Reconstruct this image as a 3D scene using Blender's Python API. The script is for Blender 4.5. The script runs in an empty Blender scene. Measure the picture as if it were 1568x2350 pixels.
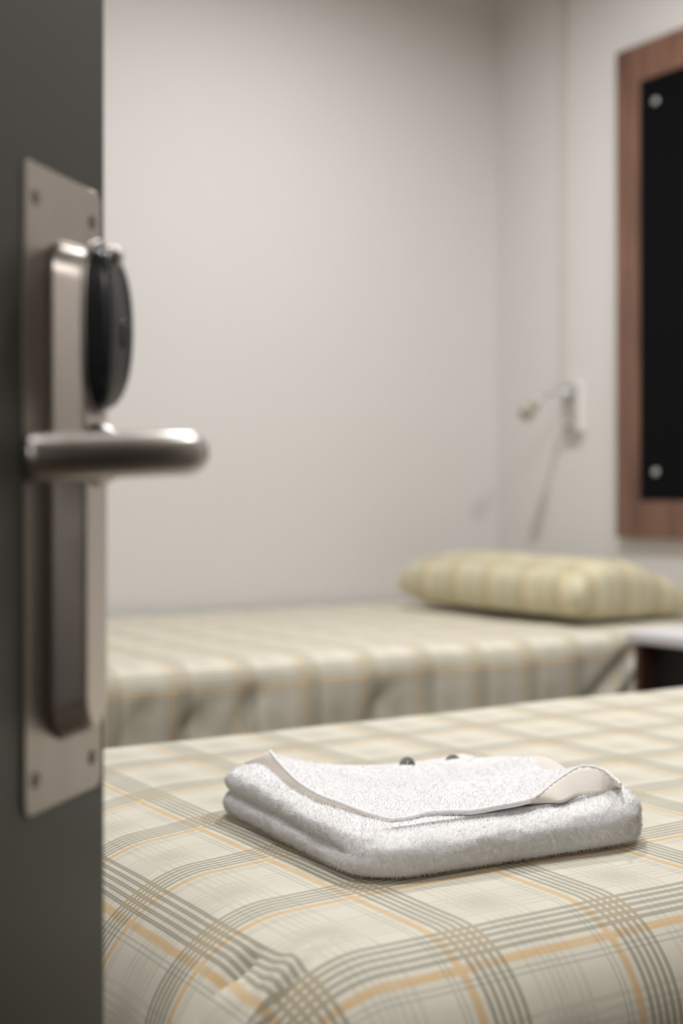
import bpy, bmesh, math, random
import numpy as np
from mathutils import Vector, Matrix, noise

random.seed(7)
rng = np.random.default_rng(7)
C = bpy.context.scene.collection
PI = math.pi

# ------------------------------------------------------------------ camera
CAM_H = 0.95
cam_d = bpy.data.cameras.new('camera')
cam = bpy.data.objects.new('camera', cam_d); C.objects.link(cam)
YAW = math.radians(32.6)
cam.location = (0, 0, CAM_H)
cam.rotation_euler = (PI/2, 0, -YAW)
cam_d.sensor_width = 36; cam_d.sensor_fit = 'AUTO'
cam_d.lens = 3100/2350*36
cam_d.shift_y = -30/2350
cam_d.clip_start = 0.02
cam_d.dof.use_dof = True
cam_d.dof.focus_distance = 1.235
cam_d.dof.aperture_fstop = 2.9
bpy.context.scene.camera = cam

# ------------------------------------------------------------------ world, exposure, lights
w = bpy.data.worlds.new('world'); bpy.context.scene.world = w
w.use_nodes = True
w.node_tree.nodes['Background'].inputs[0].default_value = (0.9, 0.93, 1, 1)
w.node_tree.nodes['Background'].inputs[1].default_value = 0.05
vs = bpy.context.scene.view_settings
vs.view_transform = 'Standard'; vs.look = 'None'; vs.exposure = 0.11; vs.gamma = 1.0
vs.use_curve_mapping = False
cy = bpy.context.scene.cycles
cy.max_bounces = 14; cy.diffuse_bounces = 8; cy.glossy_bounces = 6

def spot(name, loc, energy, size_deg, blend, radius, color, aim=None):
    l = bpy.data.lights.new(name, 'SPOT'); l.energy = energy; l.spot_size = math.radians(size_deg)
    l.spot_blend = blend; l.shadow_soft_size = radius; l.color = color
    o = bpy.data.objects.new(name, l); C.objects.link(o); o.location = loc
    if aim is not None:
        o.rotation_euler = (Vector(aim)-Vector(loc)).to_track_quat('-Z', 'Y').to_euler()
    return o
CEIL = 2.80
def disc(name, loc, energy, size, color):
    l = bpy.data.lights.new(name, 'AREA'); l.shape = 'DISK'; l.size = size; l.energy = energy; l.color = color; l.spread = math.radians(166)
    o = bpy.data.objects.new(name, l); C.objects.link(o); o.location = loc
    return o
LCOL = (1.0, 0.998, 0.985)
disc('downlight_lamp', (1.88, 2.42, CEIL-0.035), 26, .11, LCOL)
disc('downlight_lamp', (0.45, 1.00, CEIL-0.035), 14.5, .13, LCOL)
disc('downlight_lamp', (2.15, 1.25, CEIL-0.035), 19, .22, LCOL)  # added fill for the front side of the far bed
disc('corridor_fill_lamp', (-1.20, -0.95, 2.56), 20, .20, (1.0, .97, .94))  # added lamp, brightens the corridor wall mirrored in the lock housing

# ------------------------------------------------------------------ object helpers
def tag(o, label=None, cat=None, group=None, kind=None):
    if label: o['label'] = label
    if cat: o['category'] = cat
    if group: o['group'] = group
    if kind: o['kind'] = kind
    return o
def empty(name, loc=(0,0,0), rotz=0):
    o = bpy.data.objects.new(name, None); C.objects.link(o)
    o.location = loc; o.rotation_euler = (0,0,rotz); o.empty_display_size = 0.05
    return o
def mesh_obj(name, verts, faces, mat, parent=None, smooth=True, uv=None, mats=None, fmat=None):
    me = bpy.data.meshes.new(name)
    me.from_pydata([tuple(v) for v in verts], [], [tuple(f) for f in faces])
    if uv is not None:
        l = me.uv_layers.new(name='UVMap')
        idx = np.empty(len(me.loops), np.int32); me.loops.foreach_get('vertex_index', idx)
        l.data.foreach_set('uv', np.asarray(uv, np.float32)[idx].ravel())
    if smooth: me.polygons.foreach_set('use_smooth', [True]*len(me.polygons))
    if mat: me.materials.append(mat)
    for m in (mats or []): me.materials.append(m)
    if fmat is not None: me.polygons.foreach_set('material_index', fmat)
    me.update()
    o = bpy.data.objects.new(name, me); C.objects.link(o)
    if parent: o.parent = parent
    return o
def bm_obj(name, bm, mat, parent=None, smooth=False, bevel=0, seg=3, angle=35):
    bmesh.ops.recalc_face_normals(bm, faces=bm.faces)
    me = bpy.data.meshes.new(name); bm.to_mesh(me); bm.free()
    if smooth: me.polygons.foreach_set('use_smooth', [True]*len(me.polygons))
    me.materials.append(mat)
    o = bpy.data.objects.new(name, me); C.objects.link(o)
    if parent: o.parent = parent
    if bevel:
        b = o.modifiers.new('bevel', 'BEVEL'); b.width = bevel; b.segments = seg; b.limit_method = 'ANGLE'
        b.angle_limit = math.radians(angle); b.harden_normals = False
        me.polygons.foreach_set('use_smooth', [True]*len(me.polygons))
        wn = o.modifiers.new('wn', 'WEIGHTED_NORMAL'); wn.keep_sharp = True
    return o
def add_box(bm, lo, hi):
    m = Matrix.Translation([(a+b)/2 for a, b in zip(lo, hi)]) @ Matrix.Diagonal([b-a for a, b in zip(lo, hi)]+[1])
    bmesh.ops.create_cube(bm, size=1, matrix=m)
def box(name, lo, hi, mat, parent=None, bevel=0, seg=3):
    bm = bmesh.new(); add_box(bm, lo, hi)
    return bm_obj(name, bm, mat, parent, bevel=bevel, seg=seg)
def tube(pts, radii, n=20, closed_ends=True):
    """swept tube; pts list of Vector, radii list (r or (ra, rb)) -> verts, faces"""
    V, F = [], []
    pts = [Vector(p) for p in pts]
    up = None
    for i, p in enumerate(pts):
        t = (pts[min(i+1, len(pts)-1)]-pts[max(i-1, 0)]).normalized()
        if up is None:
            up = Vector((0,0,1)) if abs(t.z) < .9 else Vector((1,0,0))
        a = (up - t*up.dot(t)).normalized(); up = a
        b = t.cross(a)
        r = radii[i]; ra, rb = r if isinstance(r, tuple) else (r, r)
        for k in range(n):
            th = 2*PI*k/n
            V.append(p + a*ra*math.cos(th) + b*rb*math.sin(th))
    for i in range(len(pts)-1):
        for k in range(n):
            F.append((i*n+k, i*n+(k+1) % n, (i+1)*n+(k+1) % n, (i+1)*n+k))
    if closed_ends:
        F.append(tuple(reversed(range(n)))); F.append(tuple((len(pts)-1)*n+k for k in range(n)))
    return V, F
def lathe(profile, axis_o, axis_d, n=32):
    """profile [(dist along axis, radius)]"""
    d = Vector(axis_d).normalized()
    a = d.orthogonal().normalized(); b = d.cross(a)
    V, F = [], []
    for s, r in profile:
        for k in range(n):
            th = 2*PI*k/n
            V.append(Vector(axis_o)+d*s+(a*math.cos(th)+b*math.sin(th))*r)
    m = len(profile)
    for i in range(m-1):
        for k in range(n):
            F.append((i*n+k, i*n+(k+1) % n, (i+1)*n+(k+1) % n, (i+1)*n+k))
    F.append(tuple(reversed(range(n)))); F.append(tuple((m-1)*n+k for k in range(n)))
    return V, F
def catmull(pts, m=8):
    pts = [Vector(p) for p in pts]
    P = [pts[0]*2-pts[1]]+pts+[pts[-1]*2-pts[-2]]
    out = []
    for i in range(1, len(P)-2):
        for k in range(m):
            t = k/m
            p0, p1, p2, p3 = P[i-1], P[i], P[i+1], P[i+2]
            out.append(0.5*((2*p1)+(-p0+p2)*t+(2*p0-5*p1+4*p2-p3)*t*t+(-p0+3*p1-3*p2+p3)*t**3))
    out.append(pts[-1])
    return out
def sm(a, b, x):
    t = min(1, max(0, (x-a)/(b-a))); return t*t*(3-2*t)
def nz(x, y, z=0.0): return noise.noise(Vector((x, y, z)))

# ------------------------------------------------------------------ materials
class NT:
    def __init__(s, name):
        s.m = bpy.data.materials.new(name); s.m.use_nodes = True
        s.t = s.m.node_tree; s.b = s.t.nodes['Principled BSDF']
    def n(s, typ, **kw):
        o = s.t.nodes.new(typ)
        for k, v in kw.items(): setattr(o, k, v)
        return o
    def l(s, a, b): s.t.links.new(a, b)
    def math(s, op, a, b=None, clamp=False):
        o = s.n('ShaderNodeMath', operation=op, use_clamp=clamp)
        for i, v in enumerate((a, b)):
            if v is None: continue
            if hasattr(v, 'is_linked'): s.l(v, o.inputs[i])
            else: o.inputs[i].default_value = v
        return o.outputs[0]
    def mix(s, f, a, b, blend='MIX'):
        o = s.n('ShaderNodeMix', data_type='RGBA', blend_type=blend)
        for i, v in ((0, f), (6, a), (7, b)):
            if hasattr(v, 'is_linked'): s.l(v, o.inputs[i])
            else: o.inputs[i].default_value = v if i == 0 else (tuple(v)+(1,))[:4]
        return o.outputs[2]
    def ramp(s, fac, stops, interp='LINEAR'):
        r = s.n('ShaderNodeValToRGB'); r.color_ramp.interpolation = interp
        el = r.color_ramp.elements
        while len(el) > 1: el.remove(el[-1])
        el[0].position = stops[0][0]; el[0].color = (tuple(stops[0][1])+(1,))[:4]
        for p, c in stops[1:]:
            e = el.new(p); e.color = (tuple(c)+(1,))[:4]
        s.l(fac, r.inputs[0]); return r
    def noise(s, scale, detail=3, coord='Object', stretch=None, rough=.5):
        tc = s.n('ShaderNodeTexCoord'); src = tc.outputs[coord]
        if stretch:
            mp = s.n('ShaderNodeMapping'); mp.inputs['Scale'].default_value = stretch
            s.l(src, mp.inputs[0]); src = mp.outputs[0]
        n = s.n('ShaderNodeTexNoise'); n.inputs['Scale'].default_value = scale
        n.inputs['Detail'].default_value = detail; n.inputs['Roughness'].default_value = rough
        s.l(src, n.inputs['Vector']); return n.outputs['Fac']
    def bump(s, h, strength, dist=0.001):
        b = s.n('ShaderNodeBump'); b.inputs['Strength'].default_value = strength
        b.inputs['Distance'].default_value = dist
        s.l(h, b.inputs['Height']); s.l(b.outputs[0], s.b.inputs['Normal']); return b
def lin(r, g, b):
    return tuple(((c/255)/12.92 if c/255 <= .04045 else ((c/255+.055)/1.055)**2.4) for c in (r, g, b))
def simple(name, col, rough=.5, metal=0, spec=.5, noise_amt=0.04, scale=30, bump=0, stretch=None, coat=0):
    N = NT(name)
    f = N.noise(scale, 4, stretch=stretch)
    a = tuple(c*(1-noise_amt) for c in col); b = tuple(min(1, c*(1+noise_amt)) for c in col)
    N.l(N.mix(f, a, b), N.b.inputs['Base Color'])
    N.b.inputs['Roughness'].default_value = rough; N.b.inputs['Metallic'].default_value = metal
    N.b.inputs['Specular IOR Level'].default_value = spec
    if coat: N.b.inputs['Coat Weight'].default_value = coat
    if bump: N.bump(f, bump)
    return N.m

def plaid_material(name='plaid_cotton', tint=(1, 1, 1), contrast=1.0):
    N = NT(name)
    uv = N.n('ShaderNodeUVMap'); uv.uv_map = 'UVMap'
    sep = N.n('ShaderNodeSeparateXYZ'); N.l(uv.outputs[0], sep.inputs[0])
    P = 0.150
    def lines(mm_list, w, col, acc):
        for c in mm_list:
            acc += [(c-w, (0,0,0)), (c-w*.55, col), (c+w*.55, col), (c+w, (0,0,0))] if w > 1.2 else [(c-w, (0,0,0)), (c, col), (c+w, (0,0,0))]
    acc = []
    # positions in mm, window starts 45 mm before the main group
    lines([6.0, 11.0], 1.2, (0, 0, 1), acc)
    lines([20.8], 4.9, (0, 1, 0), acc)
    main = [(0, (0,0,0))]+[(p/150, c) for p, c in acc]
    acc = []
    acc2 = []
    for c in (31.4, 38.8, 46.2, 53.6, 61.0):
        acc2 += [(c-2.15, (0,0,0)), (c-1.45, (1,0,0)), (c, (.25,1,0)), (c+1.45, (1,0,0)), (c+2.15, (0,0,0))]
    grp = [(0, (0,0,0))]+[(p/150, c) for p, c in acc2]
    acc = []
    lines([80, 88, 95.5, 102, 108.5, 116, 124.5], 2.8, (1, 0, 0), acc)
    faint = [(0, (0,0,0))]+[(p/150, c) for p, c in acc]
    out = {}
    for ax in 'XY':
        u = sep.outputs[ax]
        t = N.math('FRACT', N.math('DIVIDE', u, P))
        r = N.ramp(t, main); s3 = N.n('ShaderNodeSeparateColor'); N.l(r.outputs[0], s3.inputs[0])
        rf = N.ramp(t, faint); rg = N.n('ShaderNodeSeparateColor'); N.l(N.ramp(t, grp).outputs[0], rg.inputs[0])
        fw = N.ramp(t, [(0, (0,0,0)), (74/150, (0,0,0)), (95/150, (1,1,1)), (109/150, (1,1,1)), (130/150, (0,0,0))])
        wide = N.ramp(t, [(0, (0,0,0)), (28.5/150, (0,0,0)), (29.5/150, (1,1,1)), (63/150, (1,1,1)), (64/150, (0,0,0))])
        out[ax] = dict(fw=fw.outputs[0], c=rg.outputs[1], g=rg.outputs[0], o=s3.outputs[1], b=s3.outputs[2], f=rf.outputs[0], w=wide.outputs[0])
    X, Y = out['X'], out['Y']
    # broken brush-like ink for the faint lines
    def ink(stretch, lo, hi, sc=260):
        mp = N.n('ShaderNodeMapping'); mp.inputs['Scale'].default_value = stretch
        N.l(uv.outputs[0], mp.inputs[0])
        n = N.n('ShaderNodeTexNoise'); n.inputs['Scale'].default_value = sc; n.inputs['Detail'].default_value = 4
        N.l(mp.outputs[0], n.inputs['Vector'])
        mr = N.n('ShaderNodeMapRange'); mr.inputs['From Min'].default_value = lo; mr.inputs['From Max'].default_value = hi
        N.l(n.outputs['Fac'], mr.inputs['Value']); return mr.outputs[0]
    ix = ink((1.3, .12, 1), .28, .56); iy = ink((.12, 1.3, 1), .28, .56)
    base = lin(214, 209, 194); grey = lin(108, 105, 90); tan = lin(160, 136, 92)
    orange = lin(206, 166, 102); blue = lin(134, 144, 142); faintc = lin(130, 127, 113)
    gg = N.math('MAXIMUM', X['g'], Y['g']); both = N.math('MULTIPLY', X['w'], Y['w'])
    cc = N.math('MAXIMUM', X['c'], Y['c'])
    col = base
    col = N.mix(N.math('MULTIPLY', N.math('MULTIPLY', X['fw'], Y['fw']), .35), col, lin(176, 172, 158))
    fx = N.math('MULTIPLY', X['f'], ix); fy = N.math('MULTIPLY', Y['f'], iy)
    col = N.mix(N.math('MULTIPLY', N.math('MAXIMUM', fx, fy), .85*contrast), col, faintc)
    oo = N.math('MAXIMUM', N.math('MULTIPLY', X['o'], N.math('ADD', N.math('MULTIPLY', ix, .35), .5)),
                N.math('MULTIPLY', Y['o'], N.math('ADD', N.math('MULTIPLY', iy, .35), .5)))
    col = N.mix(N.math('MULTIPLY', oo, .85), col, orange)
    bb = N.math('MAXIMUM', X['b'], Y['b'])
    col = N.mix(N.math('MULTIPLY', bb, .6*contrast), col, blue)
    wash = N.math('MAXIMUM', X['w'], Y['w'])
    col = N.mix(N.math('MULTIPLY', wash, .12), col, lin(170, 166, 146))
    col = N.mix(N.math('MULTIPLY', cc, .55*contrast), col, lin(172, 168, 150))
    col = N.mix(N.math('MULTIPLY', gg, .80*contrast), col, N.mix(both, grey, lin(112, 100, 74)))
    col = N.mix(N.math('MULTIPLY', N.math('MULTIPLY', cc, both), .60*contrast), col, lin(190, 168, 126))
    if tint != (1, 1, 1): col = N.mix(1.0, col, tint, 'MULTIPLY')
    N.l(col, N.b.inputs['Base Color'])
    N.b.inputs['Roughness'].default_value = .62
    N.b.inputs['Specular IOR Level'].default_value = .35
    N.b.inputs['Sheen Weight'].default_value = .15
    wv = ink((1, 1, 1), 0, 1, 1400)
    big = N.noise(28, 3)
    h = N.math('ADD', N.math('MULTIPLY', wv, .10), N.math('MULTIPLY', big, 1.0))
    N.bump(h, .35, .0022)
    return N.m

M = {}
M['plaid'] = plaid_material()
M['wall'] = simple('wall_paint', lin(212, 209, 208), .62, spec=.25, noise_amt=.012, scale=3)
M['wall_lightened'] = simple('wall_paint_lightened', lin(238, 234, 230), .62, spec=.25, noise_amt=.012, scale=3)  # wall paint lightened to brighten what the steel lock reflects
M['wall_darkened'] = simple('wall_paint_darkened', lin(158, 152, 144), .62, spec=.25, noise_amt=.012, scale=3)  # wall paint darkened to cut light bounced onto the nearer bed
M['ceiling'] = simple('ceiling_paint', lin(222, 218, 210), .8, noise_amt=.02, scale=2)
M['trunk'] = simple('trunking_plastic', lin(198, 195, 190), .45, noise_amt=.01)
M['carpet'] = simple('carpet', lin(92, 82, 72), .95, noise_amt=.35, scale=180, bump=.8)
M['door'] = simple('door_laminate', lin(77, 78, 70), .42, noise_amt=.05, scale=6, spec=.4)
M['door_frame'] = simple('door_frame_paint', lin(120, 116, 106), .5)
M['added_dark'] = simple('added_dark_board', lin(50, 46, 42), .5)
def steel(name, col, rough, brushed=True):
    N = NT(name)
    f = N.noise(60, 5, stretch=(1, 1, .02) if brushed else None)
    N.l(N.mix(f, tuple(c*.93 for c in col), col), N.b.inputs['Base Color'])
    N.b.inputs['Metallic'].default_value = 1
    r = N.n('ShaderNodeMapRange'); r.inputs['To Min'].default_value = rough*.85; r.inputs['To Max'].default_value = rough*1.15
    N.l(f, r.inputs['Value']); N.l(r.outputs[0], N.b.inputs['Roughness'])
    N.b.inputs['Anisotropic'].default_value = .4 if brushed else 0
    return N.m
M['plate'] = steel('brushed_stainless', lin(178, 170, 163), .36)
M['body'] = steel('satin_steel', lin(215, 208, 202), .38)
M['lever'] = steel('polished_steel', lin(178, 173, 168), .33, False)
M['screw'] = steel('dull_screw', lin(130, 124, 118), .5, False)
M['chrome'] = steel('chrome', lin(232, 232, 236), .36, False)
M['black_gloss'] = simple('black_plastic', lin(34, 36, 40), .28, noise_amt=.02)
M['black_hole'] = simple('dark_lens', lin(8, 9, 12), .15)
M['panel_black'] = simple('black_acrylic', lin(9, 10, 12), .45, spec=.06, noise_amt=.02)
def wood(name, c0, c1, stretch, scale=9, rough=.38):
    N = NT(name)
    f = N.noise(scale, 5, stretch=stretch, rough=.6)
    r = N.ramp(f, [(.32, c0), (.5, tuple((a+b)/2 for a, b in zip(c0, c1))), (.68, c1)])
    N.l(r.outputs[0], N.b.inputs['Base Color']); N.b.inputs['Roughness'].default_value = rough
    return N.m
M['walnut'] = wood('walnut_veneer', lin(84, 58, 47), lin(132, 96, 80), (1, 6, .35))
M['walnut_dark'] = wood('dark_walnut', lin(58, 40, 30), lin(92, 62, 46), (6, 6, .5))
M['niche'] = simple('dark_laminate', lin(26, 24, 22), .6)
M['white_top'] = simple('white_laminate', lin(222, 220, 224), .3, noise_amt=.01)
M['white_plastic'] = simple('white_plastic', lin(228, 226, 224), .35, noise_amt=.01)
M['beige_plastic'] = simple('warm_grey_metal', lin(165, 158, 146), .4, metal=.2)
M['diffuser'] = None
M['mattress'] = simple('mattress_ticking', lin(215, 210, 200), .8)
M['divan'] = simple('divan_fabric', lin(64, 58, 52), .9, noise_amt=.2, scale=150, bump=.3)
M['grey_metal'] = simple('grey_painted_metal', lin(172, 170, 167), .35, metal=.3)
def terry(name, col, bump):
    N = NT(name)
    f = N.noise(700, 3)
    N.l(N.mix(f, tuple(c*.93 for c in col), col), N.b.inputs['Base Color'])
    N.b.inputs['Roughness'].default_value = .9; N.b.inputs['Specular IOR Level'].default_value = .15
    N.bump(f, bump, .0012)
    return N.m
M['terry'] = terry('white_terry', lin(249, 248, 249), .5)
tb = M['terry'].node_tree.nodes['Principled BSDF']
tb.inputs['Subsurface Weight'].default_value = .5; tb.inputs['Subsurface Radius'].default_value = (.012, .0115, .011); tb.inputs['Subsurface Scale'].default_value = 1
M['loops'] = simple('white_cotton_loops', lin(251, 250, 251), .9, spec=.1, noise_amt=0)
M['hem'] = simple('woven_hem', lin(226, 218, 210), .75, noise_amt=.03, scale=400, bump=.2)
M['cap'] = simple('dark_cap', lin(30, 36, 38), .18, noise_amt=.02)
M['bottle'] = simple('smoky_bottle', lin(60, 66, 66), .25, noise_amt=.02)
def emis(name, col, s):
    N = NT(name); N.b.inputs['Emission Color'].default_value = (*col, 1); N.b.inputs['Emission Strength'].default_value = s
    N.b.inputs['Base Color'].default_value = (.9, .9, .9, 1)
    return N.m
M['diffuser'] = emis('lamp_diffuser', (1, .95, .88), 6)

# ------------------------------------------------------------------ room shell
XR, YB, YF, XL = 2.94, 3.61, 0.27, -0.55
TH = 0.10
def S(o): o['kind'] = 'structure'; return o
S(box('wall_back', (XL-TH, YB, 0), (XR+TH, YB+TH, CEIL), M['wall']))
S(box('wall_right', (XR, YF-TH, 0), (XR+TH, YB, CEIL), M['wall']))
S(box('wall_left', (XL-TH, YF-TH, 0), (XL, YB, CEIL), M['wall']))
# front wall with the doorway (camera looks through it)
DX0, DX1, DH = -0.271, 1.05, 2.06
bm = bmesh.new()
add_box(bm, (XL, YF-TH, 0), (DX0-.03, YF, CEIL)); add_box(bm, (DX1+.03, YF-TH, 0), (XR, YF, CEIL))
add_box(bm, (DX0-.03, YF-TH, DH+.03), (DX1+.03, YF, CEIL))
S(bm_obj('wall_front', bm, M['wall_darkened']))
bm = bmesh.new()
add_box(bm, (DX0-.03, YF-TH-.012, 0), (DX0, YF+.002, DH)); add_box(bm, (DX1, YF-TH-.012, 0), (DX1+.03, YF+.012, DH))
add_box(bm, (DX0-.03, YF-TH-.012, DH), (DX1+.03, YF+.012, DH+.03))
S(bm_obj('trim_1', bm, M['door_frame']))
S(box('floor', (-1.6, -1.5, -.05), (XR+TH, YB+TH, 0), M['carpet']))
S(box('ceiling', (XL-TH, YF-TH, CEIL), (XR+TH, YB+TH, CEIL+.08), M['ceiling']))
S(box('wall_corridor', (-1.6, -1.45, 0), (XR, -1.35, 2.6), M['wall_lightened']))
S(box('wall_corridor_end', (-1.7, -1.45, 0), (-1.6, YF-TH, 2.6), M['wall']))
S(box('ceiling_corridor', (-1.7, -1.45, 2.6), (XR, YF-TH, 2.66), M['ceiling']))
S(box('baseboard_back', (XL, YB-.014, 0), (XR, YB, .09), M['door_frame'], bevel=.003))
S(box('baseboard_right', (XR-.014, YF, 0), (XR, YB-.014, .09), M['door_frame'], bevel=.003))

S(box('added_trim', (-1.6, -1.35, 0), (XR, -1.335, .93), M['added_dark']))  # added dark board, gives the lock steel a dark lower reflection
# ceiling downlights (the lamps sit in them)
def downlight(loc, label):
    t = empty('ceiling_downlight', loc); tag(t, label, 'ceiling light', 'recessed ceiling downlights')
    V, F = lathe([(0, .070), (0, .085), (-.006, .085), (-.008, .080), (-.008, .062), (.0, .060)], (0, 0, 0), (0, 0, 1), 40)
    mesh_obj('trim_ring', V, F[:-2], M['white_plastic'], t)
    V, F = lathe([(-.002, .060), (-.004, .02)], (0, 0, 0), (0, 0, 1), 40)
    mesh_obj('diffuser', V, F, M['diffuser'], t)
downlight((1.88, 2.42, CEIL), 'round recessed ceiling downlight above the front edge of the far bed')
downlight((0.45, 1.00, CEIL), 'round recessed ceiling downlight above the foot of the nearer bed')
downlight((-1.20, -0.95, 2.60), 'added ceiling downlight out in the unseen corridor')
downlight((2.15, 1.25, CEIL), 'added fill downlight in the ceiling above the head end of the nearer bed')

# ------------------------------------------------------------------ door with its lock set
dvec = Vector((.7455, .6665, 0)); nvec = Vector((.6665, -.7455, 0))
DW = 0.82
hinge = Vector((.340, .815, 0)) - dvec*DW
door = box('door_1', (0, 0, .008), (DW, .040, 2.04), M['door'], bevel=.0015)
door.location = hinge; door.rotation_euler = (0, 0, math.atan2(dvec.y, dvec.x)); S(door)
tag(door, 'open dark olive-grey door with a steel lock set on it', 'door')
# local frame: x along the leaf towards its free edge, -y out of the leaf towards the corridor
def rounded_rect(w, h, r, n=8):
    pts = []
    for cx, cz, a0 in ((w/2-r, h/2-r, 0), (-w/2+r, h/2-r, PI/2), (-w/2+r, -h/2+r, PI), (w/2-r, -h/2+r, 3*PI/2)):
        for k in range(n+1):
            a = a0+PI/2*k/n; pts.append((cx+r*math.cos(a), cz+r*math.sin(a)))
    return pts
def loft_out(outline_levels, cx, cz):
    """outline_levels: list of (y, [(x,z)..]) -> lofted shell capped at both ends"""
    V, F = [], []; n = len(outline_levels[0][1])
    for y, pts in outline_levels:
        V += [(cx+x, -y, cz+z) for x, z in pts]
    for i in range(len(outline_levels)-1):
        for k in range(n):
            F.append((i*n+k, i*n+(k+1) % n, (i+1)*n+(k+1) % n, (i+1)*n+k))
    F.append(tuple(reversed(range(n)))); F.append(tuple((len(outline_levels)-1)*n+k for k in range(n)))
    return V, F
def shrink(pts, w, h, d):
    return [(x*(1-2*d/w), z*(1-2*d/h)) for x, z in pts]
pw, ph = .098, .376
pcx, pcz = DW-.107+pw/2, .956
pr = rounded_rect(pw, ph, .007)
V, F = loft_out([(0, pr), (.0014, pr), (.002, shrink(pr, pw, ph, .0006))], pcx, pcz)
plate = mesh_obj('lock_plate', V, F, M['plate'], door, smooth=False)
plate['label'] = 'brushed stainless backing plate'
for sx, sz in ((-.037, .168), (.036, .168), (-.037, -.168), (.036, -.168)):
    V, F = lathe([(.0018, .0050), (.0023, .0048), (.0026, .0035), (.0022, .0015)], (pcx+sx, 0, pcz+sz), (0, -1, 0), 20)
    mesh_obj('screw', V, F, M['screw'], plate)
# lock housing: narrow long body with round ends
bw, bh, bd = .046, .300, .0235
bcx, bcz = DW-.0822+bw/2, .9555
br = rounded_rect(bw, bh, .0220, 14)
br_top = []
lv = []
for d_, ins in ((.0018, 0), (.007, .0019), (.013, .0041), (.0195, .0065), (.0218, .0077), (.0231, .0091), (.0236, .0110)):
    lv.append((d_, shrink(br, bw, bh, ins)))
V, F = loft_out(lv, bcx, bcz)
housing = mesh_obj('lock_housing', V, F, M['body'], door)
m_ = housing.modifiers.new('wn', 'WEIGHTED_NORMAL')
# card reader: black bulging pad with silver bezel
rcx, rcz, rw, rh = bcx+.0008, 1.0515, .0365, .100
def reader_outline(w, h):
    pts = []
    for k in range(48):
        a = 2*PI*k/48
        c, s_ = math.cos(a), math.sin(a)
        pts.append((w/2*math.copysign(abs(c)**.72, c), h/2*math.copysign(abs(s_)**.80, s_)))
    return pts
V, F = [], []
rings = 14
n = 48
for i in range(rings+1):
    f = i/rings
    # f 0..0.35 side wall, then dome
    if f < .4:
        q = f/.4; sw = 1-.06*q; rise = q
    else:
        q = (f-.4)/.6; sw = .94*(1-q); rise = 1
    for x, z in reader_outline(rw*max(sw, .002), rh*max(sw, .002)):
        dome = math.sqrt(max(0, 1-(z/(rh/2*1.01))**2))
        h = .0236+(.0170*dome**.8)*rise*(1-.10*(x/(rw/2))**2) if rise > 0 else .0236
        V.append((rcx+x, -h, rcz+z))
for i in range(rings):
    for k in range(n):
        F.append((i*n+k, i*n+(k+1) % n, (i+1)*n+(k+1) % n, (i+1)*n+k))
reader = mesh_obj('card_reader', V, F, M['black_gloss'], door)
reader['label'] = 'black bulging card reader pad'
V, F = lathe([(.028, .0052), (.0412, .0052), (.0416, .0040)], (rcx+.0020, 0, rcz-.004), (0, -1, 0), 24)
V = [Vector((v[0], v[1], rcz-.004+(v[2]-rcz+.004)*1.7)) for v in V]
mesh_obj('indicator_lens', V, F, M['black_hole'], reader)
bz = []
for k in range(48):
    a = 2*PI*k/48
    c, s_ = math.cos(a), math.sin(a)
    bz.append(Vector((rcx+(rw/2+.0012)*math.copysign(abs(c)**.72, c), -.0240, rcz+(rh/2+.0012)*math.copysign(abs(s_)**.80, s_))))
V, F = tube(bz+[bz[0]], [.0018]*49, 10, False)
mesh_obj('bezel', V, F, M['lever'], reader)
V, F = lathe([(.0, .0075), (.004, .0078), (.008, .006), (.010, .003)], (rcx, -.030, rcz+rh/2-.010), (.10, -.5, .85), 20)
mesh_obj('bezel_tip', V, F, M['lever'], reader)
# lever handle
lx, lz = DW-.0585, .9765
V, F = lathe([(.0230, .0190), (.0265, .0190), (.031, .0165), (.038, .0125), (.046, .0108), (.05, .0108)], (lx, 0, lz), (0, -1, 0), 36)
lever_root = mesh_obj('lever_rosette', V, F, M['lever'], door)
path = [(lx, -.040, lz), (lx, -.060, lz), (lx-.0005, -.074, lz), (lx-.006, -.083, lz), (lx-.016, -.0845, lz-.0003), (lx-.034, -.077, lz-.001),
        (lx-.058, -.062, lz-.0025), (lx-.080, -.046, lz-.004), (lx-.094, -.034, lz-.005), (lx-.101, -.026, lz-.0055)]
pts = catmull(path, 8)
m_ = len(pts)
rad = []
for i, p in enumerate(pts):
    r = .0128
    e = m_-1-i
    if e < 5: r *= math.sqrt(max(.02, 1-((5-e)/5)**2))
    rad.append(r)
V, F = tube(pts, rad, 28)
mesh_obj('lever_handle', V, F, M['lever'], door)

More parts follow.
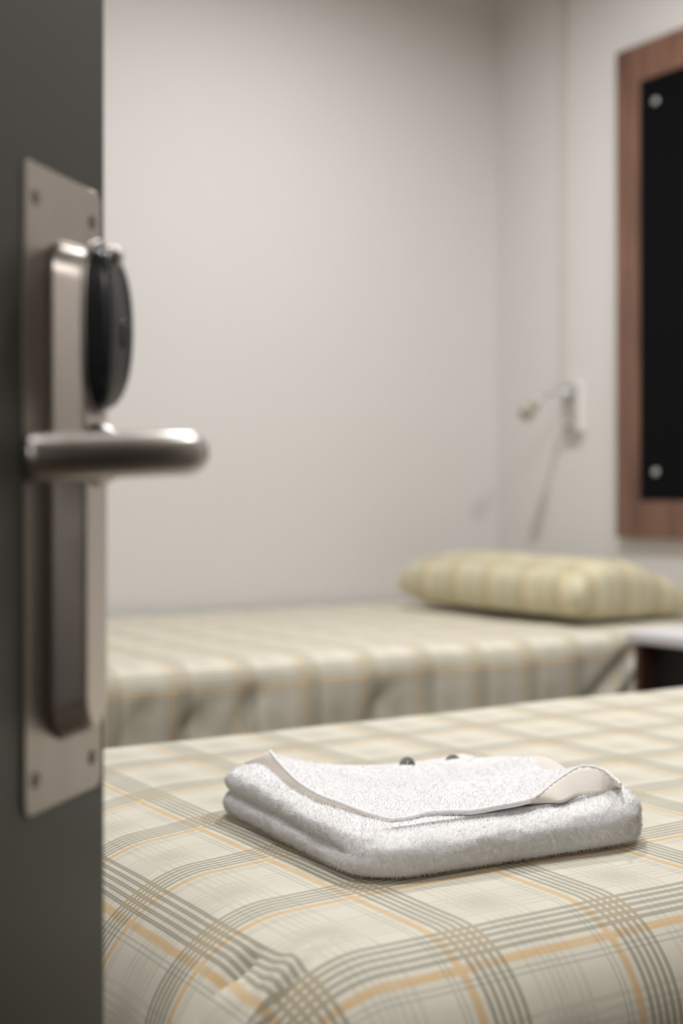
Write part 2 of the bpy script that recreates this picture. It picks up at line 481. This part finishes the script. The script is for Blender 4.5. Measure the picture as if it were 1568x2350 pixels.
# ------------------------------------------------------------------ beds
def profile(L, R):
    """overhang arclength -> (horizontal out, drop)"""
    if L <= 0: return 0., 0.
    q = PI/2*R
    if L < q: a = L/R; return R*math.sin(a), R*(1-math.cos(a))
    return R+.004*(L-q), R+(L-q)
def bedspread(x0, x1, y0, y1, ztop, Rf, Rn, Rb, drop_f, drop_n, drop_b, uv0, res, wr, parent):
    """cloth over a mattress: foot end at x0, near side y0, far side y1, head x1; returns object"""
    # flat area starts one radius inside
    fx, ny, by = x0+Rf, y0+Rn, y1-Rb
    ss = list(np.arange(-drop_f, 0, res))+list(np.arange(0, x1-fx+1e-6, res*1.3))
    tt = list(np.arange(-drop_n, 0, res))+list(np.arange(0, by-ny, res*1.3))+list(by-ny+np.arange(0, drop_b, res))
    V, UV = [], []
    for t in tt:
        for s_ in ss:
            a = max(0, -s_); 
            if t < 0: b = -t; R2 = Rn; sg = -1; yb = ny
            elif t > by-ny: b = t-(by-ny); R2 = Rb; sg = 1; yb = by
            else: b = 0; R2 = Rn; sg = -1; yb = ny+t
            xb = fx+max(0, s_)
            if a > 0 and b > 0:
                ang = math.atan2(b, a); L = math.hypot(a, b)
                R = Rf*math.cos(ang)**2+R2*math.sin(ang)**2
                # past the rounding the cloth hangs by the longer way
                h, v = profile(L, R)
                # soft gather folds round the corner
                g = sm(.08, .30, L)
                h += g*(.012*math.sin(ang*2)+.018*math.sin(ang*10+.6))
                x, y = xb-h*math.cos(ang), yb+sg*h*math.sin(ang)
            else:
                L = max(a, b); ha, va = profile(a, Rf); hb, vb = profile(b, R2)
                x, y, v = xb-ha, yb+sg*hb, va+vb; ang = 0 if a > 0 else PI/2
            z = ztop-v
            dx, dy, dz = wr(s_, t, a, b, x, y, z)
            V.append((x+dx, y+dy, z+dz)); UV.append((fx+s_+uv0[0], ny+t+uv0[1]+.16*(1-sm(-.06, .14, s_))*max(0, ny+t-.93)))
    n, m = len(ss), len(tt)
    F = [(j*n+i, j*n+i+1, (j+1)*n+i+1, (j+1)*n+i) for j in range(m-1) for i in range(n-1)]
    return V, F, UV
BZ = 0.62
def near_wrinkle(s_, t, a, b, x, y, z):
    dz = -.0015+.0022*nz(x*3, y*3, .3)+.0008*nz(x*12, y*12, 2.)
    dx = dy = 0
    if a > 0 or b > 0:
        g = sm(.05, .20, max(a, b))
        dx = -g*.008*nz(y*7, z*5, 5.) if a > 0 else 0
        dy = -g*.010*nz(x*7, z*5, 9.) if b > 0 else 0
    # pleats where the cloth is drawn round the foot corner
    q = -s_
    if q > -.06 and t < .16:
        def ker(d, w0, w1): return math.exp(-(d/(w0 if d < 0 else w1))**2)
        r = .0100*ker(t-(.015-.36*q), .0045, .020)*sm(-.03, .07, q)
        r += .0270*ker(t-(.040-.25*q), .0045, .015)*sm(.060, .115, q)
        r -= .0190*ker(t-.052+.10*(q-.06), .008, .012)*sm(.045, .080, q)*(1-sm(.12, .22, q))
        an = min(PI/2, max(0, q)/.120)
        dx -= r*math.sin(an); dz += r*math.cos(an)
        if t < 0: dy -= r*.3
    return dx, dy, dz
def plaid_bed(name_label, x0, x1, y0, y1, args, wr, label, res=.010, sub=True, valance=True):
    root = empty('single_bed', ((x0+x1)/2, (y0+y1)/2, 0)); tag(root, label, 'bed', 'plaid single beds')
    loc = Vector(root.location)
    V, F, UV = bedspread(x0, x1, y0, y1, BZ, *args[:6], args[6], res, wr, root)
    V = [Vector(v)-loc for v in V]
    c = mesh_obj('bedspread', V, F, M['plaid'], root, uv=UV)
    sol = c.modifiers.new('solid', 'SOLIDIFY'); sol.thickness = .004; sol.offset = -1
    box('mattress', (x0+.085-loc.x, y0+.075-loc.y, .34), (x1-loc.x-.01, y1-.05-loc.y, BZ-.022), M['mattress'], root, bevel=.045, seg=5)
    box('bed_base', (x0+.06-loc.x, y0+.06-loc.y, .07), (x1-loc.x-.01, y1-.06-loc.y, .34), M['divan'], root, bevel=.01)
    for sx in (x0+.12, x1-.12):
        for sy in (y0+.13, y1-.13):
            V, F = lathe([(0, .022), (.07, .028)], (sx-loc.x, sy-loc.y, 0), (0, 0, 1), 16)
            mesh_obj('leg', V, F, M['black_gloss'], root)
    return root
# pattern phase: groups at X=.62+k*.15 ; Y=.80+k*.155 (window centre of group is 46 mm)
uvn = (-.637+.0462, -.815+.0462)
plaid_bed('near', .430, 2.92, .752, 1.712, (.120, .095, .035, .50, .50, .40, uvn), near_wrinkle,
          'nearer single bed under a pale plaid bedspread with the folded towel on it', res=.0055)

def far_wrinkle(s_, t, a, b, x, y, z):
    dz = .006*nz(x*2.4, y*2.4, 4.3)+.002*nz(x*8, y*8, 2.)
    dx = dy = 0
    if b > 0 and t < 0:
        g = sm(.03, .10, b)
        dy = -g*.014*nz(x*4+b*4, z*2, 1.)
        for cx, sl, dp, wd, b0 in ((1.17, .85, .030, .020, .10), (1.28, .9, .022, .016, .07), (1.62, .8, .026, .018, .09), (2.26, 2.1, .030, .03, .02), (2.36, 1.7, .022, .018, .05), (1.05, .7, .02, .02, .08)):
            d = (x-cx)+(.20-b)*-sl*.6
            dy += g*dp*math.exp(-(d/wd)**2)*sm(b0, b0+.06, b)
    return dx, dy, dz
plaid_bed('far', .50, 2.90, 2.42, 3.60, (.06, .06, .03, .40, .42, .02, (-.62+.0462+.04, .03)), far_wrinkle,
          'farther single bed under a pale plaid bedspread against the back wall', res=.014)

# pillow in a plaid case
def pillow(loc, rotz, L, W, H, label):
    V, F, UV = [], [], []
    nu, nv = 60, 44
    def pt(u, v, sgn):
        # u,v in -1..1
        eu, ev = abs(u), abs(v)
        edge = (1-eu**10)**.30*((1-ev**4)**.38 if v > 0 else (1-ev**2.2)**.55) if eu < 1 and ev < 1 else 0
        pinch = 1-.05*(1-abs(u)**2)*1.0
        x = u*L/2*(1-.045*(1-ev**2)*eu**4*0-.03*ev**2*0)
        y = v*W/2*(1-.06*(1-u*u)*0)
        # corners stick out a little
        x *= 1-.02*(1-ev**2)**1*eu**6
        y *= 1-.04*(1-eu**2)*ev**6
        h = H/2*edge
        T = max(0, min(1, (.15-v)/1.15))**1.2*max(0, min(1, (.6-u)/1.6))
        h *= 1-.62*T
        wob = .006*nz(u*3, v*3, sgn*2.)+.004*nz(u*8, v*5, sgn*3.)
        z = sgn*(h*(1.15 if sgn > 0 else .85))+wob*min(1, edge*2)
        z -= .045*T
        if sgn > 0: z -= .016*math.exp(-((u+.86)/.05)**2-((v-.93)/.10)**2)
        return x, y, z+H*.40
    for sgn in (1, -1):
        o = len(V)
        for j in range(nv+1):
            v = math.sin(PI/2*(2*j/nv-1))
            for i in range(nu+1):
                u = math.sin(PI/2*(2*i/nu-1))
                x, y, z = pt(u, v, sgn); V.append((x, y, z)); UV.append((x+.05, y*1.25+.095))
        for j in range(nv):
            for i in range(nu):
                q = [o+j*(nu+1)+i, o+j*(nu+1)+i+1, o+(j+1)*(nu+1)+i+1, o+(j+1)*(nu+1)+i]
                F.append(q if sgn > 0 else q[::-1])
    bm = bmesh.new(); me = bpy.data.meshes.new('t')
    o = mesh_obj('pillow', V, F, M['plaid_shade'], None, uv=UV)
    w_ = o.modifiers.new('weld', 'WELD'); w_.merge_threshold = .0004
    bm.free(); bpy.data.meshes.remove(me)
    o.location = loc; o.rotation_euler = (0, 0, rotz); tag(o, label, 'pillow')
    return o
M['plaid_shade'] = plaid_material('plaid_warm_shaded', (.90, .88, .74), .7)  # same plaid with warm shading tinted into the colour
# length axis along Y
pillow((2.60, 2.965, BZ+.010), PI/2, .80, .50, .165, 'plump plaid pillow lying on the far bed below the reading lamp')

# ------------------------------------------------------------------ towel
Fc = Vector((.6335, .948, BZ)); e1 = Vector((.997, -.079, 0)).normalized(); e2 = Vector((-e1.y, e1.x, 0))
TL1, TL2 = .3225, .338      # along e1 (front edge) and e2 (left edge)
towel = empty('folded_towel', Fc+e1*TL1/2+e2*TL2/2)
tag(towel, 'folded white terry bath towel on the nearer bed', 'towel')
T0 = Vector(towel.location)
def W2T(p): return Vector(p)-T0
def unproj(px, py, z):
    """ray through a picture point met with the height z (world metres)"""
    t = (z-CAM_H)/(-(py-1145)/3100)
    xc = (px-784)/3100*t
    return Vector((t*math.sin(YAW)+xc*math.cos(YAW), t*math.cos(YAW)-xc*math.sin(YAW), z))
# body: rounded slab from a subdivided box
def slab(n1, n2, n3):
    V, F, idx = [], [], {}
    def add(i, j, k):
        key = (i, j, k)
        if key not in idx: idx[key] = len(V); V.append((i/n1, j/n2, k/n3))
        return idx[key]
    for i in range(n1):
        for j in range(n2):
            F.append((add(i, j, n3), add(i+1, j, n3), add(i+1, j+1, n3), add(i, j+1, n3)))
            F.append((add(i, j, 0), add(i, j+1, 0), add(i+1, j+1, 0), add(i+1, j, 0)))
    for i in range(n1):
        for k in range(n3):
            F.append((add(i, 0, k), add(i+1, 0, k), add(i+1, 0, k+1), add(i, 0, k+1)))
            F.append((add(i, n2, k), add(i, n2, k+1), add(i+1, n2, k+1), add(i+1, n2, k)))
    for j in range(n2):
        for k in range(n3):
            F.append((add(0, j, k), add(0, j, k+1), add(0, j+1, k+1), add(0, j+1, k)))
            F.append((add(n1, j, k), add(n1, j+1, k), add(n1, j+1, k+1), add(n1, j, k+1)))
    return V, F
def body_h(a, b):
    """top height of towel body over the bed; a,b in 0..1 along e1,e2"""
    h = .0385+.0070*sm(.2, .8, b)*(1-sm(.1, .35, a))-.0125*sm(.55, 1, b)*sm(.10, .32, a)
    h += .010*math.exp(-((a-1.0)/.24)**2)*math.exp(-((b-.06)/.26)**2)
    h += .0015*nz(a*5, b*5, 1.)
    return h
def shape_body(p):
    a, b, c = p
    X = (a-.5)*TL1; Y = (b-.5)*TL2
    H = body_h(a, b)
    Z = c*H
    R = .036; Rp = .050
    # plan corner rounding + side rounding
    ix, iy = TL1/2-Rp, TL2/2-Rp
    qx, qy = max(-ix, min(ix, X)), max(-iy, min(iy, Y))
    rx, ry = X-qx, Y-qy
    m = math.hypot(rx, ry)
    if m > 1e-9:
        # square ring -> round ring
        k = max(abs(rx), abs(ry))/m
        rx, ry = rx*k, ry*k
    m = math.hypot(rx, ry)
    # vertical rounding: elliptical side
    zz = (c-.5)*2
    side = 1-(1-math.sqrt(max(0, 1-abs(zz)**2.1)))*(.95 if zz > 0 else .32)
    f = m/Rp
    Rd = .016+.020*max(0, -ry/m) if m > 1e-9 else R
    fe = max(0, 1-(Rp-m)/.034) if m < Rp else 1
    if m > 1e-9:
        ang = math.atan2(-ry, -rx)
        wl = max(0, math.cos(ang))**1.3*sm(.03, .28, b) if rx < 0 else 0
        zc = .47
        u_ = (c-zc/2)/(zc/2) if c < zc else (c-(1+zc)/2)/((1-zc)/2)
        lobe = (.012 if c < zc else .015)*(1-math.sqrt(max(0, 1-min(1, abs(u_))**2.2)))-(.003 if c < zc else 0)
        mm = m-((1-side)*Rd*(1-wl)+lobe*wl)*fe
        rx, ry = rx*mm/m, ry*mm/m
    X, Y = qx+rx, qy+ry
    # edge sag of the top
    Z2 = Z
    if c > .5: Z2 = Z-(c-.5)*2*.002*fe**3
    wob = .0022*nz(X*22, Y*22, c*2.)+.0010*nz(X*60, Y*60, c*5.)
    X += wob*f*(1 if X > 0 else -1); Y += wob*f*(1 if Y > 0 else -1)
    if c > .02: Z2 += wob*.6
    return Vector((0, 0, 0))+e1*X+e2*Y+Vector((0, 0, Z2+.0028))
Vp, Fb = slab(110, 110, 26)
Vb = [shape_body(p) for p in Vp]

def fur(Vs, Fs, count, length, width, seed, keep=None, droop=.35, jitter=.75):
    """short terry loops as curved blades standing on the faces; returns verts, faces"""
    r = np.random.default_rng(seed)
    Vn = np.array([tuple(v) for v in Vs]); Fn = np.array(Fs)
    p0, p1, p2, p3 = (Vn[Fn[:, i]] for i in range(4))
    nrm = np.cross(p2-p0, p3-p1); area = np.linalg.norm(nrm, axis=1)/2; nrm /= (2*area[:, None]+1e-12)
    wgt = area.copy()
    if keep is not None: wgt *= keep((p0+p2)/2, nrm)
    pick = r.choice(len(Fn), count, p=wgt/wgt.sum())
    u, v = r.random((count, 1)), r.random((count, 1))
    base = (p0[pick]*(1-u)+p1[pick]*u)*(1-v)+(p3[pick]*(1-u)+p2[pick]*u)*v
    nn = nrm[pick]
    d = nn+r.normal(0, jitter*.55, (count, 3)); d /= np.linalg.norm(d, axis=1)[:, None]
    L = length*(.55+.8*r.random((count, 1)))
    s1 = np.cross(d, r.normal(0, 1, (count, 3))); s1 /= np.linalg.norm(s1, axis=1)[:, None]
    s2 = np.cross(d, s1)
    w_ = width*(.7+.6*r.random((count, 1)))
    tip = base+d*L; tip[:, 2] -= (droop*L[:, 0])
    base = base-nn*.0005
    c, sn = -.5, .866
    Vo = np.stack([base+s1*w_, base+(s1*c+s2*sn)*w_, base+(s1*c-s2*sn)*w_, tip], 1).reshape(-1, 3)
    o = (np.arange(count)*4)[:, None]
    tri = np.concatenate([o+np.array([[a, b, 3]]) for a, b in ((0, 1), (1, 2), (2, 0))])
    out = np.stack([s1, s1*c+s2*sn, s1*c-s2*sn, d], 1)
    Vo[:, 2] = np.maximum(Vo[:, 2], .0012)
    Nn = out*.35+nn[:, None, :]; Nn /= np.linalg.norm(Nn, axis=2)[..., None]
    return Vo, np.zeros((0, 4), int), tri, Nn.reshape(-1, 3)
def mesh_with_fur(name, Vs, Fs, blades, mat, parent):
    nQ = len(Fs)
    Vs = np.array([tuple(v) for v in Vs]); nV = len(Vs)
    allV = [Vs]; quads = [np.array(Fs)]; tris = []
    off = nV
    for Vo, q, t, Nn in blades:
        allV.append(Vo); quads.append(q+off); tris.append(t+off); off += len(Vo)
    AV = np.concatenate(allV); Q = np.concatenate(quads); T = np.concatenate(tris)
    me = bpy.data.meshes.new(name)
    me.vertices.add(len(AV)); me.vertices.foreach_set('co', AV.astype(np.float32).ravel())
    li = np.concatenate([Q.ravel(), T.ravel()]).astype(np.int32)
    me.loops.add(len(li)); me.loops.foreach_set('vertex_index', li)
    starts = np.concatenate([np.arange(len(Q))*4, len(Q)*4+np.arange(len(T))*3]).astype(np.int32)
    me.polygons.add(len(starts)); me.polygons.foreach_set('loop_start', starts)
    me.update(calc_edges=True)
    me.polygons.foreach_set('use_smooth', [True]*len(starts))
    vn = np.empty(len(AV)*3, np.float32); me.vertices.foreach_get('normal', vn); vn = vn.reshape(-1, 3)
    vn[nV:] = np.concatenate([b[3] for b in blades])
    me.normals_split_custom_set_from_vertices(vn.tolist())
    me.materials.append(mat); me.materials.append(M['loops'])
    mi = np.ones(len(starts), np.int32); mi[:nQ] = 0
    me.polygons.foreach_set('material_index', mi)
    o = bpy.data.objects.new(name, me); C.objects.link(o); o.parent = parent
    return o
def keep_body(c, n):
    return np.where(n[:, 2] < -.85, .02, np.where((n[:, 2] > .8), .35, 1.0))
mesh_with_fur('towel_body', Vb, Fb, [fur(Vb, Fb, 90000, .0034, .00018, 3, keep_body, .15, .55)], M['terry'], towel)

# top fold of the towel: loose sheet whose hemmed edge shows
left_edge = [(619, 1724, .680), (641, 1751, .677), (680, 1791, .673), (730, 1823, .669), (784, 1844, .667), (837, 1864, .665), (898, 1881, .6625)]
front_edge = [(898, 1881, .6625), (944, 1875, .6635), (980, 1865, .6645), (1040, 1861, .6655), (1083, 1861, .6665), (1145, 1850, .668), (1206, 1838, .670),
              (1235, 1825, .672), (1272, 1796, .678), (1319, 1765, .686), (1348, 1759, .688), (1384, 1767, .686), (1413, 1789, .681), (1425, 1800, .679)]
LE = [W2T(unproj(*p)) for p in left_edge]; FE = [W2T(unproj(*p)) for p in front_edge]
def tl(a, b, z): return e1*(a-.5)*TL1+e2*(b-.5)*TL2+Vector((0, 0, z-BZ))
BE = [LE[0], tl(.24, .96, .671), tl(.38, .965, .659), tl(.58, .97, .651), tl(.80, .975, .649), tl(.965, .985, .652)]
RE = [FE[-1], tl(.975, .20, .668), tl(.975, .36, .6635), tl(.965, .50, .672), tl(.975, .64, .664), tl(.975, .82, .654), tl(.965, .985, .652)]
def resample(pts, n):
    P = catmull(pts, 12); L = [0]
    for i in range(1, len(P)): L.append(L[-1]+(P[i]-P[i-1]).length)
    out = []; k = 0
    for i in range(n+1):
        s_ = L[-1]*i/n
        while k < len(L)-2 and L[k+1] < s_: k += 1
        f = (s_-L[k])/max(1e-9, L[k+1]-L[k]); out.append(P[k].lerp(P[k+1], min(1, f)))
    return out
NA, NB = 110, 100
c0 = resample(FE, NA); c1 = resample(BE, NA)
d0 = resample(LE[::-1], NB); d1 = resample(RE, NB)
def flap_pt(i, j):
    u, v = i/NA, j/NB
    p = c0[i]*(1-v)+c1[i]*v+d0[j]*(1-u)+d1[j]*u-(d0[0]*(1-u)*(1-v)+d1[0]*u*(1-v)+c1[0]*(1-u)*v+c1[NA]*u*v)
    inner = (16*u*(1-u)*v*(1-v))
    dz = .003*min(1, inner*1.5)*0
    dz += min(1, inner*2)*(.004*nz(u*4, v*4, 3.)+.0016*nz(u*11, v*11, 8.))
    # shallow dents and the crest in front of the small bottles
    dz += .011*math.exp(-((v-.62)/.12)**2)*sm(.05, .3, u)*(1-sm(.55, .85, u))
    for du, dv, dd, ww in ((.28, .36, .0060, .05), (.40, .38, .0070, .04), (.52, .48, .0055, .05), (.62, .30, .0045, .07), (.30, .60, .0040, .06)):
        dz -= dd*math.exp(-((u-du-(v-dv)*.6)/ww)**2-((v-dv)/(ww*2.2))**2)
    edge = min(1, min(u, v, 1-u, 1-v)*10)
    q = p+Vector((0, 0, dz*edge))
    q.z = max(q.z, body_h(u, v)+.0045-.0035*(1-edge)) if 0 < i < NA and 0 < j < NB else q.z
    return q
top = [flap_pt(i, j) for j in range(NB+1) for i in range(NA+1)]
Vf = [p.copy() for p in top]; nF = len(Vf)
Vf += [p-Vector((0, 0, .0035)) for p in top]
Ff = []
st = NA+1
for j in range(NB):
    for i in range(NA):
        a = j*st+i
        Ff.append((a, a+1, a+st+1, a+st)); Ff.append((nF+a, nF+a+st, nF+a+st+1, nF+a+1))
top_faces = Ff[::2]
for i in range(NA):
    Ff.append((i, nF+i, nF+i+1, i+1)); b_ = NB*st
    Ff.append((b_+i, b_+i+1, nF+b_+i+1, nF+b_+i))
for j in range(NB):
    Ff.append((j*st, (j+1)*st, nF+(j+1)*st, nF+j*st)); b_ = NA
    Ff.append((j*st+b_, nF+j*st+b_, nF+(j+1)*st+b_, (j+1)*st+b_))
flap = mesh_with_fur('towel_flap', Vf, Ff, [fur(Vf, top_faces, 45000, .0018, .00019, 5, None, 0, .8)], M['terry'], towel)
# stitched hem cord round the front edges
rim = d0[::-1]+c0[1:]
rim2 = []
for i, p in enumerate(rim):
    rim2.append(p+Vector((0, 0, .0002))+e1*.0005*nz(i*.7, 1.)+Vector((0, 0, .0009*nz(i*.8, 5.))))
V, F = tube(rim2, [.0016+.0004*math.sin(i*1.9)+.0004*nz(i*.6, 9.) for i in range(len(rim2))], 8)
mesh_obj('stitched_edge', V, F, M['terry'], flap)
# woven hem band below the lifted edge (left strip and right curl)
def band(edge_pts, low_pts, name):
    n = 60
    A = resample(edge_pts, n); B = resample(low_pts, n)
    V, F = [], []
    K = 6
    for i in range(n+1):
        for k in range(K+1):
            f = k/K
            p = A[i].lerp(B[i], f); 
            out = (-(e1+e2)).normalized()*.0025*math.sin(PI*f)
            V.append(p+out)
    for i in range(n):
        for k in range(K):
            a = i*(K+1)+k; F.append((a, a+1, a+K+2, a+K+1))
    o = mesh_obj(name, V, F, M['hem'], flap)
    s_ = o.modifiers.new('s', 'SOLIDIFY'); s_.thickness = .0015; s_.offset = 0
    return o
low_l = [(560, 1752, .6645), (605, 1764, .6640), (640, 1795, .6640), (676, 1816, .6635), (712, 1834, .6625), (780, 1858, .6610), (898, 1888, .6590)]
band(LE, [W2T(unproj(*p)) for p in low_l], 'hem_band')
low_r = [(1206, 1845, .664), (1254, 1842, .6645), (1290, 1841, .6650), (1326, 1828, .6660), (1380, 1822, .6665), (1428, 1808, .6675)]
band(FE[6:], [W2T(unproj(*p)) for p in low_r], 'hem_band')
# second curl of the hem on the far right edge, facing the bed foot
cu = [tl(.955, .36, .6660), tl(.962, .43, .6720), tl(.967, .50, .6745), tl(.968, .57, .6725), tl(.965, .64, .6665)]
cl = [tl(.935, .36, .6650), tl(.920, .43, .6660), tl(.915, .50, .6665), tl(.920, .57, .6655), tl(.935, .64, .6640)]
band(cu, cl, 'hem_band')

# small dark-capped bottles lying on the towel, caps towards the foot corner
def small_bottle(px, py, r, zc, label):
    c = unproj(px, py, zc)
    view = Vector((c.x, c.y, 0)).normalized()
    t = empty('toiletry_bottle', c, math.atan2(view.y, view.x)); tag(t, label, 'bottle', 'dark-capped miniatures on the towel')
    V, F = lathe([(0, r*.86), (.0010, r*.96), (.003, r), (.014, r), (.0145, r*.93)], (0, 0, 0), (1, 0, 0), 40)
    mesh_obj('cap', V, F, M['cap'], t)
    V, F = lathe([(.0142, r*.60), (.0165, r*.66), (.019, r*.90), (.022, r*.97), (.045, r*.97), (.0475, r*.85), (.048, r*.4)], (0, 0, 0), (1, 0, 0), 40)
    mesh_obj('bottle_body', V, F, M['bottle'], t)
small_bottle(935, 1775, .0094, .6560, 'left of the two small dark-capped bottles lying on the white towel')
small_bottle(1040, 1770, .0094, .6605, 'right of the two small dark-capped bottles lying on the white towel')

# ------------------------------------------------------------------ bedside table
ns = empty('bedside_table', (2.60, 2.02, 0)); tag(ns, 'dark walnut bedside table with a white top between the two beds', 'bedside table')
def nb(name, lo, hi, mat, bevel=.002, parent=ns):
    return box(name, (lo[0]-2.60, lo[1]-2.02, lo[2]), (hi[0]-2.60, hi[1]-2.02, hi[2]), mat, parent, bevel=bevel)
NX0, NX1, NY0, NY1, NZ = 2.28, 2.93, 1.74, 2.325, .642
nb('table_top', (NX0, NY0, NZ-.030), (NX1, NY1, NZ), M['white_top'], .006)
nb('side_panel', (NX0+.012, NY1-.040, .02), (NX1, NY1-.020, NZ-.030), M['walnut_dark'])
nb('side_panel', (NX0+.012, NY0+.020, .02), (NX1, NY0+.040, NZ-.030), M['walnut_dark'])
nb('back_panel', (NX1-.02, NY0+.040, .02), (NX1-.005, NY1-.040, NZ-.030), M['niche'])
nb('shelf', (NX0+.03, NY0+.040, .30), (NX1-.02, NY1-.040, .32), M['niche'])
nb('shelf', (NX0+.02, NY0+.040, .06), (NX1-.02, NY1-.040, .08), M['niche'])
dr = nb('drawer', (NX0+.055, NY0+.042, .46), (NX1-.03, NY1-.042, NZ-.032), M['niche'])

# ------------------------------------------------------------------ wall panel
wp = empty('wall_panel', (XR, 2.40, 1.57)); tag(wp, 'tall walnut-framed black panel hung on the head wall', 'wall panel')
PY0, PY1, PZ0, PZ1, FW = 1.80, 3.005, .834, 2.303, .112
def wpb(name, lo, hi, mat, bevel=.0015): return box(name, (lo[0]-XR, lo[1]-2.40, lo[2]-1.57), (hi[0]-XR, hi[1]-2.40, hi[2]-1.57), mat, wp, bevel=bevel)
fx0 = XR-.030
wpb('frame_stile', (fx0, PY1-.098, PZ0), (XR-.001, PY1, PZ1), M['walnut'])
wpb('frame_stile', (fx0, PY0, PZ0), (XR-.001, PY0+.098, PZ1), M['walnut'])
wpb('frame_rail', (fx0, PY0+.098, PZ1-.112), (XR-.001, PY1-.098, PZ1), M['walnut'])
wpb('frame_rail', (fx0, PY0+.098, PZ0), (XR-.001, PY1-.098, PZ0+.110), M['walnut'])
wpb('black_board', (fx0+.004, PY0+.098, PZ0+.110), (XR-.002, PY1-.098, PZ1-.112), M['panel_black'], 0)
def stud(y, z):
    V, F = lathe([(-.005, .0105), (-.001, .0105), (.0045, .0105), (.006, .0095), (.0065, .006)], (fx0-XR, y-2.40, z-1.57), (-1, 0, 0), 28)
    mesh_obj('stud', V, F, M['chrome'], wp)
def wally(px):
    k = (px-784)/3100; dx = math.sin(YAW)+k*math.cos(YAW); dy = math.cos(YAW)-k*math.sin(YAW)
    t = (XR-.03)/dx; return t*dy, t
for px, py in ((1506, 232), (1507, 1083)):
    y, t = wally(px); z = CAM_H-(py-1145)/3100*t
    stud(y, z); stud(PY0+PY1-y, z)

# ------------------------------------------------------------------ reading lamp and cable trunking
def wy(px, x=XR):
    k = (px-784)/3100; dx = math.sin(YAW)+k*math.cos(YAW); dy = math.cos(YAW)-k*math.sin(YAW)
    t = x/dx; return t*dy, t
ly, lt = wy(1327-2, XR-.032)
y_n, _ = wy(1327, XR-.032); y_f, _ = wy(1291, XR-.032)
lzt = CAM_H-(877-1145)/3100*lt; lzb = CAM_H-(990-1145)/3100*lt
lcy, lcz = (y_n+y_f)/2, (lzt+lzb)/2
lamp = empty('reading_lamp', (XR, lcy, lcz)); tag(lamp, 'chrome and white wall reading lamp on a bent arm above the pillow', 'reading lamp')
hw, hh = (y_f-y_n)/2, (lzt-lzb)/2
box('back_box', (-.032, -hw, -hh), (-.0005, hw, hh), M['white_plastic'], lamp, bevel=.003)
box('face_plate', (-.036, -hw+.003, -hh+.003), (-.0318, hw-.003, hh-.003), M['grey_metal'], lamp, bevel=.001)
V, F = lathe([(0, .009), (.010, .009), (.012, .007)], (-.036, 0, -.050), (-1, 0, 0), 20)
mesh_obj('switch', V, F, M['chrome'], lamp)
zc = .043
V, F = tube([(-.035, -.030, zc), (-.035, .030, zc)], [.013, .013], 20)
V, F = lathe([(0, .018), (.010, .018), (.014, .015), (.030, .0125), (.034, .008)], (-.036, 0, zc), (-1, 0, 0), 28)
mesh_obj('arm_mount', V, F, M['chrome'], lamp)
arm = catmull([(-.066, 0, zc), (-.090, .002, zc+.002), (-.120, .004, zc-.004), (-.150, .006, zc-.020), (-.168, .008, zc-.036)], 8)
V, F = tube(arm, [.0068]*len(arm), 14)
mesh_obj('arm', V, F, M['chrome'], lamp)
V, F = lathe([(-.022, .010), (-.020, .015), (.004, .019), (.036, .023), (.040, .0225), (.0385, .017), (.034, .012)], (-.182, .009, zc-.048), (-.62, .05, -.55), 28)
mesh_obj('lamp_head', V, F, M['beige_plastic'], lamp)

tr = empty('cable_trunking', (XR, 0, 0)); 
tyc, _ = wy(1295)
tr.location = (XR, tyc, lzt)
tag(tr, 'slim white cable trunking running up the wall from the reading lamp', 'trunking')
zj1 = CAM_H-(652-1145)/3100*4.35; zj2 = CAM_H-(132-1145)/3100*4.35
def seg(z0, z1, wd, name='trunking_length', th=.010):
    box(name, (-th, -wd/2, z0-lzt), (-.0005, wd/2, z1-lzt), M['trunk'], tr, bevel=.003)
seg(lzt+.002, zj1-.006, .018, th=.013); seg(zj1+.006, zj2-.010, .021, th=.014); seg(zj2+.010, CEIL-.002, .025, th=.018)
seg(zj1-.008, zj1+.008, .020, 'coupler', .012); seg(zj2-.012, zj2+.012, .024, 'coupler', .016)
